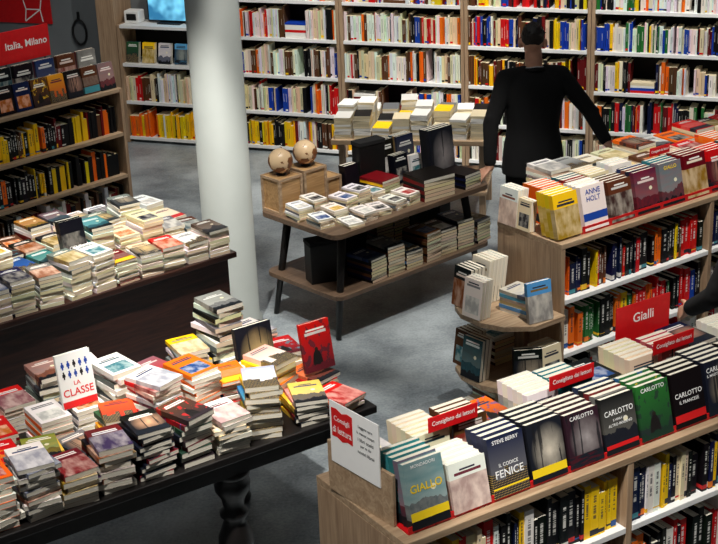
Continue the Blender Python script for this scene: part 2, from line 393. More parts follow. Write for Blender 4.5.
for bi,(a,b) in enumerate(allb):
    bd=[.06,.41,.775] if bi==0 else WB[:6]
    for ri,z in enumerate(bd):
        k=plan[bi-1][ri] if ri<len(plan[bi-1]) else None
        if not k or (bi==0 and ri==2): continue
        cols=PAL[k]; x=a+.035; c=R.choice(cols); h=.23; base_h=.22
        while x<b-.05:
            if R.random()<.015: x+=R.uniform(.02,.06)
            if x>b-.05: break
            if R.random()<.08: base_h=R.choice([.2,.215,.225,.24,.255])
            if R.random()<.01 and x<b-.25:
                zz=z+.001
                for q in range(R.randint(4,9)):
                    cc=LC[R.choice(cols)]; tt=R.uniform(.015,.03); ws.box(FW,x,.03,zz,x+.2,.17,zz+tt-.001,cc,cc); zz+=tt
                x+=.21; continue
            t=R.choice([R.uniform(.007,.016),R.uniform(.014,.032)])
            if R.random()<.6: c=R.choice(cols)
            if R.random()<.5: h=base_h+R.choice([-.02,0,0,.01,.02,.035])
            cc=tuple(min(1,v*R.uniform(.75,1.08)) for v in LC[c])
            dark=sum(cc)<.9; ink=(.7,.68,.6) if dark else (.04,.04,.05)
            lab=LC[R.choice(['white','red','black','blue','yellow'])]
            e0=.06 if R.random()<.35 else 0
            a1=R.uniform(.25,.45); a2=R.uniform(.6,.85)
            fr=[(0,.04,cc),(.04,.04+e0+.01,lab if e0 else cc),(.05+e0,a1,cc)]
            if R.random()<.7: fr+=[(a1,a2,cc,0,.36),(a1,a2,tuple(cc[i]*.35+ink[i]*.65 for i in range(3)),.36,.58),(a1,a2,cc,.58,1)]
            else: fr+=[(a1,a2,cc)]
            fr+=[(a2,1,cc)]
            yj=.01+R.uniform(0,.035)
            ws.box(FW,x,yj,z+.001,x+t,yj+.14,z+h,cc,LC['cream'],fr)
            x+=t+.001
for i,c in enumerate(['green','yellow','white','light blue','black','cream']):
    standing(FW,-1.75+i*.17,.06,.776,.13,.19,.02,2,c,R.choice(DES),'books on the low bookcase','a white shelf',parts=False)
ob('column',lathe('column',[(.185,0),(.185,.04),(.168,.06),(.168,4.6)],48),T(-.845,8.86),[COLM],kind='structure')

# ------------------------------------------------------------ dark table (front, turned legs)
FT=frame(.06,5.95,34)
te=empty('display_table',FT@T(-1.2,.5,0),'dark stained wooden display table on turned baluster legs','table')
LT=T(1.2,-.5,0)
ob('table_top',mesh_boxes('table_top',[(-2.4,0,.762,0,1.0,.80)],.006),LT,[BLKW],parent=te)
ob('apron',mesh_boxes('apron',[(-2.34,.05,.67,-.06,.075,.762),(-2.34,.925,.67,-.06,.95,.762),(-.085,.05,.67,-.06,.95,.762),(-2.34,.05,.67,-2.315,.95,.762)]),LT,[BLKW],parent=te)
prof=[(.05,0),(.07,.01),(.075,.03),(.06,.06),(.046,.08),(.042,.11),(.068,.16),(.085,.24),(.08,.32),(.054,.39),(.046,.41),(.066,.43),(.066,.45),(.046,.47),(.056,.52),(.08,.56),(.084,.6),(.066,.63),(.085,.64),(.085,.67)]
legm=lathe('leg',prof); legm.materials.append(BLKW)
for lx,ly in ((-.72,.13),(-.30,.88),(-2.25,.12),(-2.25,.88)):
    ob('leg',legm,LT@T(lx,ly,0),parent=te)
G1='paperbacks on the turned leg table'; WH1='the dark table'
S=[(-.13,.13,8,4,['red','orange','white'],'photo'),(-.31,.13,-14,6,['yellow','red','yellow'],'hills'),(-.35,.37,16,9,['orange','yellow','red','yellow'],'city'),
(-.535,.14,-22,10,['blue','yellow','blue','blue','yellow'],'city'),(-.74,.13,-4,8,['white','cream'],'photo'),(-.93,.14,8,9,['brown','red','green','black'],'figure'),(-1.11,.14,0,11,['black','black','red','navy'],'glow'),
(-1.29,.14,-5,8,['dark red','black'],'photo'),(-1.46,.13,-5,6,['dark red','black'],'photo'),(-1.63,.13,0,12,['white','grey'],'photo'),(-1.81,.14,2,9,['orange','white'],'title'),(-1.99,.14,0,6,['light blue','white'],'dot'),(-2.19,.14,0,6,['white','yellow'],'dot'),
(-.10,.39,6,3,['orange','red','white'],'hills'),(-.085,.66,-4,4,['red','orange','white'],'figure'),(-.13,.89,2,9,['white','grey','orange'],'photo'),
(-.55,.39,-14,13,['orange','white','orange','red'],'band'),(-.74,.39,10,14,['orange','white','orange','white'],'title'),(-.93,.40,14,14,['white','red','white','red'],'photo'),(-1.12,.39,-8,7,['orange','green','white'],'city'),(-1.30,.39,6,4,['grey','white'],'glow'),(-1.48,.39,-8,6,['green','yellow'],'hills'),(-1.66,.4,0,10,['red','white'],'dot'),(-1.84,.4,5,6,['orange','white','red'],'title'),(-2.04,.4,0,6,['blue','white'],'title'),(-2.24,.4,0,6,['grey','white'],'title'),
(-.32,.90,5,13,['grey','white','black','white'],'hills'),(-.50,.89,-6,7,['yellow','grey','white'],'photo'),(-.68,.88,10,4,['teal','yellow','white'],'city'),(-.60,.65,4,3,['orange','grey','yellow'],'photo'),
(-.80,.64,-8,6,['yellow','white','grey'],'photo'),(-.86,.89,0,4,['white','grey'],'title'),(-.99,.64,5,11,['white','white','grey'],'title'),
(-1.04,.89,0,8,['white','red'],'dot'),(-1.22,.90,0,9,['grey','white'],'hills'),(-1.42,.9,0,7,['red','white'],'photo'),(-1.6,.64,0,7,['red','white'],'title'),(-1.6,.88,0,6,['white','brown'],'figure'),(-1.8,.64,0,6,['white','orange'],'title'),(-1.8,.88,0,7,['brown','white','grey'],'hills'),(-2.0,.66,0,6,['blue','white'],'band'),(-2.2,.7,0,6,['white','red'],'title')]
for (u,v,rot,n,cols,de) in S:
    stack(FT,u,v,.8008,rot,n,cols[0],de,G1,WH1,parts=True,mixed=cols,jit=8,w=.15,h=.21,t=R.choice([.015,.02,.02,.025]),off=.011)
GD='covers standing on the turned leg table'
standing(FT,-.40,.575,.8008,.20,.29,.03,1,'black','glow0',GD,WH1,tilt=10)
standing(FT,-.165,.36,.8008+.0775,.165,.24,.02,1,'red','figure',GD,WH1,tilt=12)
def figs(o):
    for c_ in range(5):
        for r_ in range(2):
            x=.027+c_*.028; y=.135+r_*.045
            ob('printed_figure',prism('printed_figure',[(x-.003,y),(x+.003,y),(x+.004,y+.012),(x+.008,y+.010),(x+.007,y+.024),(x+.003,y+.027),(x+.004,y+.035),(x-.004,y+.035),(x-.003,y+.027),(x-.007,y+.024),(x-.008,y+.010),(x-.004,y+.012)],.0203,.0206),I4,[TB if (c_+r_)%3 else TK],parent=o)
    ob('printed_band',mesh_boxes('printed_band',[(0.0005,.001,.0201,.1645,.032,.0206)]),I4,[TR],parent=o)
stack(FT,-1.17,.65,.8008,0,7,'white','title',G1,WH1,mixed=['white','grey'],w=.145,h=.205,t=.02,parts=True)
stack(FT,-1.34,.65,.8008,0,7,'white','title',G1,WH1,mixed=['white','orange'],w=.145,h=.205,t=.02,parts=True)
standing(FT,-1.28,.62,.8008+7*.0204,.165,.25,.02,1,'white','flat',GD,WH1,tilt=10,texts=[('LA',.44,.08,TR),('CLASSE',.28,.14,TR)],extra=figs)
# ------------------------------------------------------------ dark counter (back left)
FB=frame(-.73,8.07,39)
ce=empty('display_counter',FB@T(-1.4,.5,0),'long dark reddish brown wooden counter piled with paperbacks','table')
LB=T(1.4,-.5,0)
ob('counter_top',mesh_boxes('counter_top',[(-2.8,0,.765,0,1.0,.80)],.005),LB,[DARKW],parent=ce)
ob('body',mesh_boxes('body',[(-2.76,.04,.08,-.04,.96,.765)],.004),LB,[DARKW],parent=ce)
ob('plinth',mesh_boxes('plinth',[(-2.72,.08,0,-.08,.92,.08)]),LB,[BLKW],parent=ce)
G2='paperbacks on the dark counter'; WH2='the long dark counter'
cols2=[['red','white'],['white','white'],['light blue','white'],['black','white'],['cream','white'],['brown','white'],['grey','white'],['navy','white'],['brown','white'],['white','cream'],['dark red','white'],['yellow','white'],['white','grey'],['black','white'],['teal','white']]
pos=None; cc=cols2[0]; de='photo'; n=8
for ri,vv in enumerate((.125,.36,.60,.85)):
    u=-.10; 
    while u>-2.35:
        if R.random()<.72 or u>-.3:
            n=R.choice([7,9,10,11]) if ri==0 else R.choice([6,8,10,12,14])
            cc=R.choice(cols2); de=R.choice(DES)
        if u>-.3: n=R.choice([6,8])
        fx=False; n_=n
        if ri==1 and -1.15<u<-.85 and pos is None: n_=6; pos=u; fx=True
        z=.8008; t=.02 if fx else R.choice([.015,.02,.02,.025]); rr=0 if fx else R.uniform(-8,8)
        for i in range(n_):
            c=cc[0] if i>=n_-R.choice([1,1,2]) else (cc[1] if R.random()<.88 else cc[0])
            M=FB@T(u+R.uniform(-.005,.005),vv+R.uniform(-.005,.005),z)@RZ(rr+R.uniform(-3,3))@T(-.0675,-.1025)
            book('paperback_book',.135,.205,t,M,c,de,"%s paperback in a stack on %s"%(c,WH2),G2,weight=1 if i==n_-1 else .45)
            z+=t+.0004
        if fx: zf=z
        u-=R.choice([.15,.155,.16,.175])
standing(FB,pos-.075,.30,zf,.15,.23,.025,2,'black','photo0','covers standing on the dark counter',WH2,tilt=12,texts=[('CIELO',.3,.09,TW)],extra=bandx(TR,.0,.03,.15))
# ------------------------------------------------------------ middle two tier table
FM=frame(-.14,8.40,41.6)
me_=empty('two_tier_table',FM@T(.72,.385,0),'two tier wooden display table with splayed dark legs','table')
LM=T(-.72,-.385,0)
def rrect(x0,y0,x1,y1,r,seg=5):
    pts=[]
    for cx,cy,a0 in ((x1-r,y0+r,-90),(x1-r,y1-r,0),(x0+r,y1-r,90),(x0+r,y0+r,180)):
        for i in range(seg+1):
            a=rad(a0+90*i/seg); pts.append((cx+r*math.cos(a),cy+r*math.sin(a)))
    return pts
ob('table_top',prism('table_top',rrect(0,0,1.44,.77,.07),.715,.75,.003),LM,[MIDW],parent=me_)
ob('lower_shelf',prism('lower_shelf',rrect(.02,.02,1.46,.77,.07),.29,.32,.003),LM,[MIDW],parent=me_)
def leg_between(a,b,r0,r1,name='leg'):
    a=Vector(a); b=Vector(b); d=b-a; me=lathe(name,[(r0,0),(r1,d.length)],12)
    return me,T(*a)@d.to_track_quat('Z','Y').to_matrix().to_4x4()
for (tx,ty,bx,by) in ((.16,.12,.06,.08),(1.28,.12,1.38,.06),(.16,.65,.06,.72),(1.28,.65,1.38,.72)):
    lm,mm=leg_between((bx,by,0.005),(tx,ty,.71),.018,.030)
    ob('leg',lm,LM@mm,[BLKW],parent=me_)
for yy in (.1,.63): ob('cross_rail',mesh_boxes('cross_rail',[(.12,yy,.675,1.32,yy+.04,.715)]),LM,[BLKW],parent=me_)
G3='books on the two tier table'; WH3='the two tier table'; GF='covers on the two tier table'
BLK=wood('golden_wood',(.60,.45,.29),(.78,.63,.43))
def cube_frame(e,s_,hh):
    ob('box_body',mesh_boxes('box_body',[(-s_/2+.006,-s_/2+.006,0,s_/2-.006,s_/2-.006,hh-.004)]),I4,[BLK],parent=e)
    for a in range(4):
        bm=bmesh.new(); pts=[(-s_/2-.003,0),(s_/2-.004,0),(s_/2-.004,hh),(-s_/2-.003,hh)]; ip=[(-s_/2+.014,.016),(s_/2-.016,.016),(s_/2-.016,hh-.016),(-s_/2+.014,hh-.016)]
        O=[bm.verts.new((x,-s_/2-.004,z)) for x,z in pts]; I=[bm.verts.new((x,-s_/2-.004,z)) for x,z in ip]; O2=[bm.verts.new((x,-s_/2+.006,z)) for x,z in pts]; I2=[bm.verts.new((x,-s_/2+.006,z)) for x,z in ip]
        for i in range(4):
            j=(i+1)%4; bm.faces.new((O[i],O[j],I[j],I[i])); bm.faces.new((O2[j],O2[i],I2[i],I2[j])); bm.faces.new((O[j],O[i],O2[i],O2[j])); bm.faces.new((I[i],I[j],I2[j],I2[i]))
        g=bpy.data.meshes.new('frame'); bm.to_mesh(g); bm.free(); ob('frame',g,RZ(90*a),[OAK],parent=e)
BX=((.13,.665,.19,.24),(.345,.67,.19,.25))
for (u,v,s_,hh) in BX+((.53,.67,.13,.14),):
    e=empty('wooden_block',FM@T(u,v,.7505),'pale golden wooden display cube with framed sides','box'); cube_frame(e,s_,hh)
def globe_mat():
    m,nt,b=newmat('globe_map'); tc=N(nt,'ShaderNodeTexCoord'); no=N(nt,'ShaderNodeTexNoise'); no.inputs['Scale'].default_value=9; no.inputs['Detail'].default_value=5
    r=N(nt,'ShaderNodeValToRGB'); r.color_ramp.interpolation='CONSTANT'; r.color_ramp.elements[0].color=lin((.88,.76,.60))+(1,); r.color_ramp.elements[1].position=.53; r.color_ramp.elements[1].color=lin((.50,.31,.18))+(1,)
    nt.links.new(tc.outputs['Object'],no.inputs['Vector']); nt.links.new(no.outputs['Fac'],r.inputs[0]); nt.links.new(r.outputs[0],b.inputs['Base Color']); b.inputs['Roughness'].default_value=.3
    return m
GLM=globe_mat()
for u,v,s_,hh in BX:
    e=empty('desk_globe',FM@T(u,v,.7515+hh),'small antique brown desk globe on a wooden cube','globe')
    ob('base',lathe('base',[(.035,0),(.035,.004),(.012,.008),(.008,.012)],20),I4,[BLKW],parent=e)
    bm=bmesh.new(); bmesh.ops.create_uvsphere(bm,u_segments=32,v_segments=20,radius=.082)
    for q in bm.faces: q.smooth=True
    g=bpy.data.meshes.new('sphere'); bm.to_mesh(g); bm.free()
    ob('sphere',g,T(0,0,.092)@RX(23),[GLM],parent=e)
    bm=bmesh.new(); vs=[]
    for a in range(10,175,10):
        x=.091*math.sin(rad(a)); zc=.091*math.cos(rad(a))
        vs.append([bm.verts.new((x*k,yy,.092+zc*k)) for k,yy in ((.97,-.004),(1.01,-.004),(1.01,.004),(.97,.004))])
    for a_,b_ in zip(vs,vs[1:]):
        for i in range(4): bm.faces.new((a_[i],a_[(i+1)%4],b_[(i+1)%4],b_[i]))
    g=bpy.data.meshes.new('meridian_arm'); bm.to_mesh(g); bm.free(); ob('meridian_arm',g,RZ(40),[BLK],parent=e)
GZ=.7505
def giftbox(M,ww,dd,hh,lab):
    e=empty('display_box',M,lab,'box')
    ob('box_body',mesh_boxes('box_body',[(-ww,-dd,0,ww,dd,hh-.03)],.004),I4,[BLACK],parent=e)
    ob('lid',mesh_boxes('lid',[(-ww-.004,-dd-.004,hh-.0295,ww+.004,dd+.004,hh)],.004),I4,[CLOTH],parent=e)
giftbox(FM@T(.85,.60,GZ)@RZ(-8),.105,.05,.33,'tall black gift box standing on the two tier table')
standing(FM,.615,.60,GZ,.12,.19,.03,2,'black','flat',GF,WH3,tilt=6)
standing(FM,.975,.64,GZ,.15,.27,.02,4,'black','title',GF,WH3,tilt=6)
standing(FM,1.15,.63,GZ,.16,.27,.02,4,'navy','hills',GF,WH3,tilt=6)
standing(FM,.975,.48,GZ,.13,.20,.02,3,'black','title',GF,WH3,tilt=8)
standing(FM,1.12,.47,GZ,.11,.17,.02,2,'white','title',GF,WH3,tilt=8)
standing(FM,1.15,.31,GZ,.23,.37,.03,3,'black','glow0',GF,WH3,tilt=6)
stack(FM,.78,.42,GZ,5,6,'black','flat',G3,WH3,w=.17,h=.21,mixed=['dark red','yellow','black'])
stack(FM,.98,.15,GZ,-6,6,'dark red','flat',G3,WH3,w=.26,h=.23,mixed=['black','dark red'],t=.025)
stack(FM,1.28,.14,GZ,4,5,'black','flat',G3,WH3,w=.16,h=.22,mixed=['black','navy'],t=.02)
for (u,v,n) in ((.08,.44,6),(.09,.24,4),(.22,.46,7),(.23,.27,5),(.22,.10,2),(.36,.13,4),(.37,.33,7),(.50,.14,3),(.51,.36,8),(.64,.15,4),(.65,.36,5),(.77,.16,5)):
    stack(FM,u,v,GZ,R.uniform(-14,14),n,'white','title',G3,WH3,w=.11,h=.16,mixed=['white','cream','grey'],t=.015,jit=7)
Z3=.3205; WH3b='the lower table shelf'
for (u,v,hh,ww,r_) in ((.17,.34,.29,.10,-20),(.40,.42,.26,.07,0),(1.16,.50,.27,.09,5),(.60,.52,.27,.08,0),(1.36,.44,.24,.06,5)):
    giftbox(FM@T(u,v,Z3)@RZ(r_),ww,.06,hh,'black glossy gift box standing on the lower table shelf')
for (u,v,n,c) in ((.40,.16,8,'navy'),(.57,.16,10,'black'),(.74,.16,6,'light blue'),(.91,.16,10,'brown'),(1.08,.17,9,'black'),(1.25,.17,10,'black'),(1.40,.16,8,'grey'),(.80,.50,14,'dark red'),(.97,.52,13,'black')):
    stack(FM,u,v,Z3,R.uniform(-6,6),n,c,R.choice(['title','hills']),G3,WH3b,mixed=[c,'black','brown'],w=.145,h=.22,hard=True)

# ------------------------------------------------------------ back light wood table with white stacks
FK=frame(-.18,10.75,-10)
ke=empty('low_display_table',FK@T(.62,.38,0),'light wooden display table covered with white paperbacks','table')
LK=T(-.62,-.38,0)
ob('table_top',mesh_boxes('table_top',[(0,0,.66,1.24,.76,.70)],.004),LK,[OAK],parent=ke)
for lx,ly in ((.05,.05),(1.15,.05),(.05,.67),(1.15,.67)):
    ob('leg',mesh_boxes('leg',[(lx,ly,0,lx+.05,ly+.05,.66)],.003),LK,[OAKV],parent=ke)
ob('lower_shelf',mesh_boxes('lower_shelf',[(.03,.03,.25,1.21,.73,.28)],.003),LK,[OAK],parent=ke)
for i in range(8):
    for j in range(3):
        if R.random()<.08: continue
        n=R.randint(4,11); z=.7005; rr=R.uniform(-6,6)
        for k in range(n):
            t=R.choice([.015,.02,.025]); c=R.choice(['white','white','cream','cream','white'] if k<n-1 else ['white','white','cream','grey','black','cream','yellow'])
            M=FK@T(.09+i*.152,.13+j*.24,z)@RZ(rr+R.uniform(-2,2))
            v=R.uniform(.7,1.0); cc=tuple(q*v for q in LC[c])
            ws.box(M,-.065,-.1,0,.065,.1,t-.0015,tuple(q*v for q in LC[R.choice(['cream','cream','white'])]),cc); z+=t

# ------------------------------------------------------------ left bookcase
FL=frame(-1.83,11.2,46)
bookcase(FL,-2.0,0,.36,1.07,[.04,.36,.71,1.07],label='oak bookcase with a black back holding dark and yellow books',shelfm=OAK)
bookW='the side bookcase'
for z,cs in ((.0405,['black','black','dark red','brown','white']),(.3605,['yellow','black','yellow','black','black','orange']),(.7105,['black','orange','brown','yellow','black','dark red','black'])):
    row_spines(FL,-1.96,-.04,.05,z,.25,cs,'spines in the side bookcase',bookW)
for i,c in enumerate(['grey','brown','black','yellow','brown','navy','black','dark red','navy','white','black','teal']):
    standing(FL,-.17-i*.158,.06,1.0705,.145,.21,.02,2,c,R.choice(DES),'covers on top of the side bookcase','the side bookcase',parts=False,tilt=10)
for i,c in enumerate(['black','brown','navy','black','black','dark red','black']):
    standing(FL,-.22-i*.2,.25,1.0705,.17,.30,.02,2,c,R.choice(['photo','hills']),'covers on top of the side bookcase','the side bookcase',parts=False,tilt=4)
be=empty('hanging_banner',FL@T(-.62,.345,1.071),'red banner with white lettering on top of the bookcase','sign')
ob('panel',mesh_boxes('panel',[(-.42,0,.30,.22,.012,.55)],.002),I4,[RED],parent=be)
for sx in (-.2,.16): ob('rod',mesh_boxes('rod',[(sx,.002,0,sx+.01,.01,.305)]),I4,[BLACK],parent=be)
text(be,'Italia, Milano',0,0,0,.38,.065,TW,Mx=T(.005,-.002,.43)@RX(90))
poe=empty('wall_poster',FW@T(-3.02,.335,1.05),'bright red poster with white chair outline on grey wall','poster')
ob('panel',mesh_boxes('panel',[(-.4,-.012,0,.32,0,.9)],.002),I4,[RED],parent=poe)
bm=bmesh.new()
def stroke(a,b,w=.012):
    a=Vector(a);b=Vector(b);d=(b-a).normalized();n=Vector((-d.y,d.x))*w/2
    vs=[bm.verts.new((q.x,-.0135,q.y)) for q in (a-n,b-n,b+n,a+n)]; bm.faces.new(vs)
for q in [((.0,.30),(.04,.14)),((.04,.14),(.20,.14)),((.20,.14),(.24,.30)),((.04,.14),(.02,.02)),((.20,.14),(.22,.02)),((.02,.02),(.2,.14)),((.0,.30),(.12,.34)),((.12,.34),(.24,.30))]: stroke(*q)
em=bpy.data.meshes.new('emblem'); bm.to_mesh(em); bm.free(); ob('emblem',em,I4,[TW],parent=poe)
bm=bmesh.new(); seg=24; rings=[]
for i in range(seg):
    a=2*math.pi*i/seg; c=Vector((.075*math.cos(a),0,.12*math.sin(a))); nrm=Vector((math.cos(a),0,math.sin(a)))
    rings.append([bm.verts.new(c+nrm*.012*math.cos(b)+Vector((0,1,0))*.012*math.sin(b)) for b in [k*math.pi/4 for k in range(8)]])
for i in range(seg):
    A=rings[i];B=rings[(i+1)%seg]
    for k in range(8): bm.faces.new((A[k],A[(k+1)%8],B[(k+1)%8],B[k]))
hm=bpy.data.meshes.new('loop'); bm.to_mesh(hm); bm.free()
he=empty('wall_ring',FW@T(-2.40,.323,.98),'dark oval ring fixed to the grey wall','ring')
ob('loop',hm,I4,[BLACK],parent=he); ob('bracket',mesh_boxes('bracket',[(-.012,-.005,.11,.012,.012,.2)]),I4,[BLACK],parent=he)
ob('trim_1',mesh_boxes('trim_1',[(-2.0,.0,0,-1.81,.335,1.9)],.003),FW,[OAKV],kind='structure')
tv=empty('television',FW@T(-1.30,.17,1.1405),'flat television showing a bright blue picture on a stand','television')
ob('stand',mesh_boxes('stand',[(-.12,-.07,0,.12,.07,.012),(-.02,-.01,.012,.02,.01,.06)]),I4,[BLACK],parent=tv)
ob('casing',mesh_boxes('casing',[(-.24,-.012,.015,.30,.02,.38)],.003),I4,[BLACK],parent=tv)
def scr():
    m,nt,b=newmat('screen_picture'); tc=N(nt,'ShaderNodeTexCoord'); no=N(nt,'ShaderNodeTexNoise'); no.inputs['Scale'].default_value=5
    r=N(nt,'ShaderNodeValToRGB'); r.color_ramp.elements[0].position=.4; r.color_ramp.elements[0].color=(.02,.15,.3,1); r.color_ramp.elements[1].position=.6; r.color_ramp.elements[1].color=(.2,.65,.9,1)
    nt.links.new(tc.outputs['Object'],no.inputs['Vector']); nt.links.new(no.outputs['Fac'],r.inputs[0]); nt.links.new(r.outputs[0],b.inputs['Emission Color']); b.inputs['Emission Strength'].default_value=1.3; b.inputs['Base Color'].default_value=(.01,.01,.01,1)
    return m
ob('screen',mesh_boxes('screen',[(-.225,-.015,.03,.285,-.012,.365)]),I4,[scr()],parent=tv)
se=empty('card_reader',FW@T(-1.68,.15,1.1405),'small white desktop device with a dark display','device')
ob('body',mesh_boxes('body',[(-.08,-.06,0,.08,.06,.12)],.012),I4,[WHITE],parent=se)
ob('display',mesh_boxes('display',[(-.05,-.064,.03,.05,-.06,.09)]),I4,[BLACK],parent=se)

# ------------------------------------------------------------ island units
def island(F,L,D,Ht,boards,ups,label,chamfer=0,ED=None):
    e=empty('island_bookcase',F@T(L/2,D/2,0),label,'bookcase'); Q=T(-L/2,-D/2,0); ED=ED or D
    pts=[(0,0),(L,0),(L,D),(chamfer,D),(0,ED)] if chamfer else [(0,0),(L,0),(L,D),(0,D)]
    ob('top_board',prism('top_board',pts,Ht-.03,Ht,.003),Q,[OAK],parent=e)
    for i,u in enumerate(ups): ob('side_panel',mesh_boxes('side_panel',[(u,0.002,0,u+.03,(ED if i==0 else D)-.002,Ht-.03)],.002),Q,[OAKV],parent=e)
    for i,(a,b) in enumerate(zip(ups,ups[1:])):
        bd=ED/2+.05 if chamfer else D/2
        ob('back_panel',mesh_boxes('back_panel',[(a+.03,bd-.01,.0,b,bd+.01,Ht-.03)]),Q,[DARKP],parent=e)
        for z in boards: ob('shelf',mesh_boxes('shelf',[(a+.031,.0,z-.025,b-.001,bd-.01,z)],.002),Q,[WHITE],parent=e)
    return e
FR=frame(.12,4.12,32); FBk=frame(1.05,6.90,35.5)
island(FR,2.5,.58,1.2,[.9,.58,.26],[0,1.0,2.47],'oak island bookcase topped with face out crime novels')
island(FBk,2.3,.78,1.2,[.88,.57,.26],[0,1.15,2.27],'oak island bookcase with white shelves and display covers',chamfer=.3,ED=.50)
def tray(F,x0,x1,y,lab,hh=.028):
    e=empty('display_tray',F@T((x0+x1)/2,y,1.2005),lab,'display tray')
    w=(x1-x0)/2
    ob('lip',mesh_boxes('lip',[(-w,-.006,0,w,-.001,hh)]),I4,[RED],parent=e)
    ob('base',mesh_boxes('base',[(-w,0,0,w,.2,.0035)]),I4,[RED],parent=e)
tray(FR,.04,2.4,.045,'red metal display tray along the front island edge')
tray(FBk,.19,2.2,.045,'red metal display tray along the rear island edge',.04)
G5='crime novels on the front island'; W5='the island top'
ZT=1.2055
BW=.158
fc=[('teal','hills0',[('GIALLO',.60,.12,TY),('MONDADORI',.93,.05,TW)],.235,bandx(TY,.03,.06,BW)),
('white','photo',[],.18,None),
('navy','city0',[('STEVE BERRY',.91,.065,TW),('IL CODICE',.52,.06,TW),('FENICE',.38,.13,TW)],.22,bandx(TY,.03,.036,BW)),
('black','glow0',[],.22,bandx(TY,.02,.05,BW)),
('dark red','glow0',[('CARLOTTO',.9,.075,TW)],.205,None),
('black','hills0',[('CARLOTTO',.72,.10,TW),('E VERRÀ UN',.59,.05,TW),('ALTRO INVERNO',.50,.05,TW)],.215,bandx(TR,.02,.035,BW)),
('green','figure0',[('CARLOTTO',.9,.075,TW)],.215,None),
('black','flat',[('CARLOTTO',.58,.09,TW),('IL FRANCESE',.45,.06,TW)],.215,bandx(TR,.02,.05,BW)),
('navy','glow0',[('CARLOTTO',.84,.09,TW),('IL MAESTRO DI NODI',.74,.05,TW)],.215,None),
('black','figure0',[('CARLOTTO',.6,.10,TW),('IL SORRISO',.46,.07,TR)],.215,None),
('red','photo',[],.21,None),('navy','hills',[],.21,None),('green','title',[],.21,None)]
x=.055
for c,d,tx,hh,ex in fc:
    standing(FR,x,.062,ZT,BW,hh,.03,R.choice([4,5]),c,d,G5,W5,texts=tx,tilt=14,extra=ex); x+=.1745
G6='stacks behind the crime novels'
x=.18; i=0
for c in ['white','cream','brown','orange','white','teal','black','cream','red','navy','white','yellow','green']:
    if i%3!=0: standing(FR,x-.075,.345,1.2005,.15,R.choice([.165,.175]),.03,R.choice([5,6]),c,R.choice(DES),G5,W5,tilt=8)
    else: stack(FR,x,.455,1.2006,R.uniform(-4,4),R.choice([5,6,7]),c,R.choice(DES),G6,W5,w=.148,h=.205,parts=True,mixed=[c,'cream','white',c],jit=2)
    x+=.172; i+=1
W6='a white island shelf'
for a,b in ((.04,.99),(1.04,2.46)):
    row_spines(FR,a,b,.02,.9005,.24,['yellow','black','yellow','black','red','cream','black','navy','white'],'spines in the front island',W6)
    row_spines(FR,a,b,.02,.5805,.25,['orange','black','red','black','white','yellow'],'spines in the front island',W6)
def small_sign(F,x,y,z,w,h,label,lines):
    e=empty('shelf_sign',F@T(x,y,1.2005),label,'sign')
    ob('plate',mesh_boxes('plate',[(-w/2,-.003,z-1.2,w/2,.001,z-1.2+h)],.001),I4,[RED],parent=e)
    ob('stem',mesh_boxes('stem',[(-.003,.001,0,.003,.003,z-1.2+.02)]),I4,[BLACK],parent=e)
    for s,zz,hh,ww in lines: text(e,s,0,0,0,ww,hh,TW,Mx=T(0,-.0045,z-1.2+zz)@RX(90))
for xx in (.43,.99,1.52,2.05):
    small_sign(FR,xx,.315,1.382,.22,.06,'small red sign with white lettering above the novels',[('Consigliato dai lettori',.031,.024,.19)])
small_sign(FR,1.60,.575,1.205,.30,.28,'large red sign with a white genre heading',[('Gialli',.215,.042,.12)])
small_sign(FBk,1.0,.262,1.42,.16,.05,'small red sign with white lettering above the novels',[('Consigliato dai lettori',.025,.02,.14)])
e=empty('sign_board',FR@T(.012,.31,1.2005)@RZ(6),'white reading advice sign clipped to an oak board','sign')
ob('board',mesh_boxes('board',[(-.006,-.20,0,.008,.16,.20)],.002),I4,[OAK],parent=e)
PJ=T(-.0068,0,0)
ob('paper',mesh_boxes('paper',[(-.0045,-.14,.13,0,.13,.37)]),PJ,[TW],parent=e)
SM=PJ@T(-.0056,0,.0)@RZ(-90)@RX(90)
ob('emblem',prism('emblem',[(-.118,.235),(-.09,.238),(-.06,.228),(-.03,.238),(-.002,.235),(-.002,.345),(-.03,.348),(-.06,.338),(-.09,.348),(-.118,.345)],-.0005,.0005),SM,[TR],parent=e)
text(e,'Consigli',-.06,.308,.001,.105,.026,TW,Mx=SM); text(e,'di lettura',-.06,.268,.001,.105,.026,TW,Mx=SM)
for k,s in enumerate(['Leggere apre','la mente: scopri','i libri scelti','per te dai','nostri librai']): text(e,s,.070,.325-k*.024,.0005,.11,.014,TG,Mx=SM)

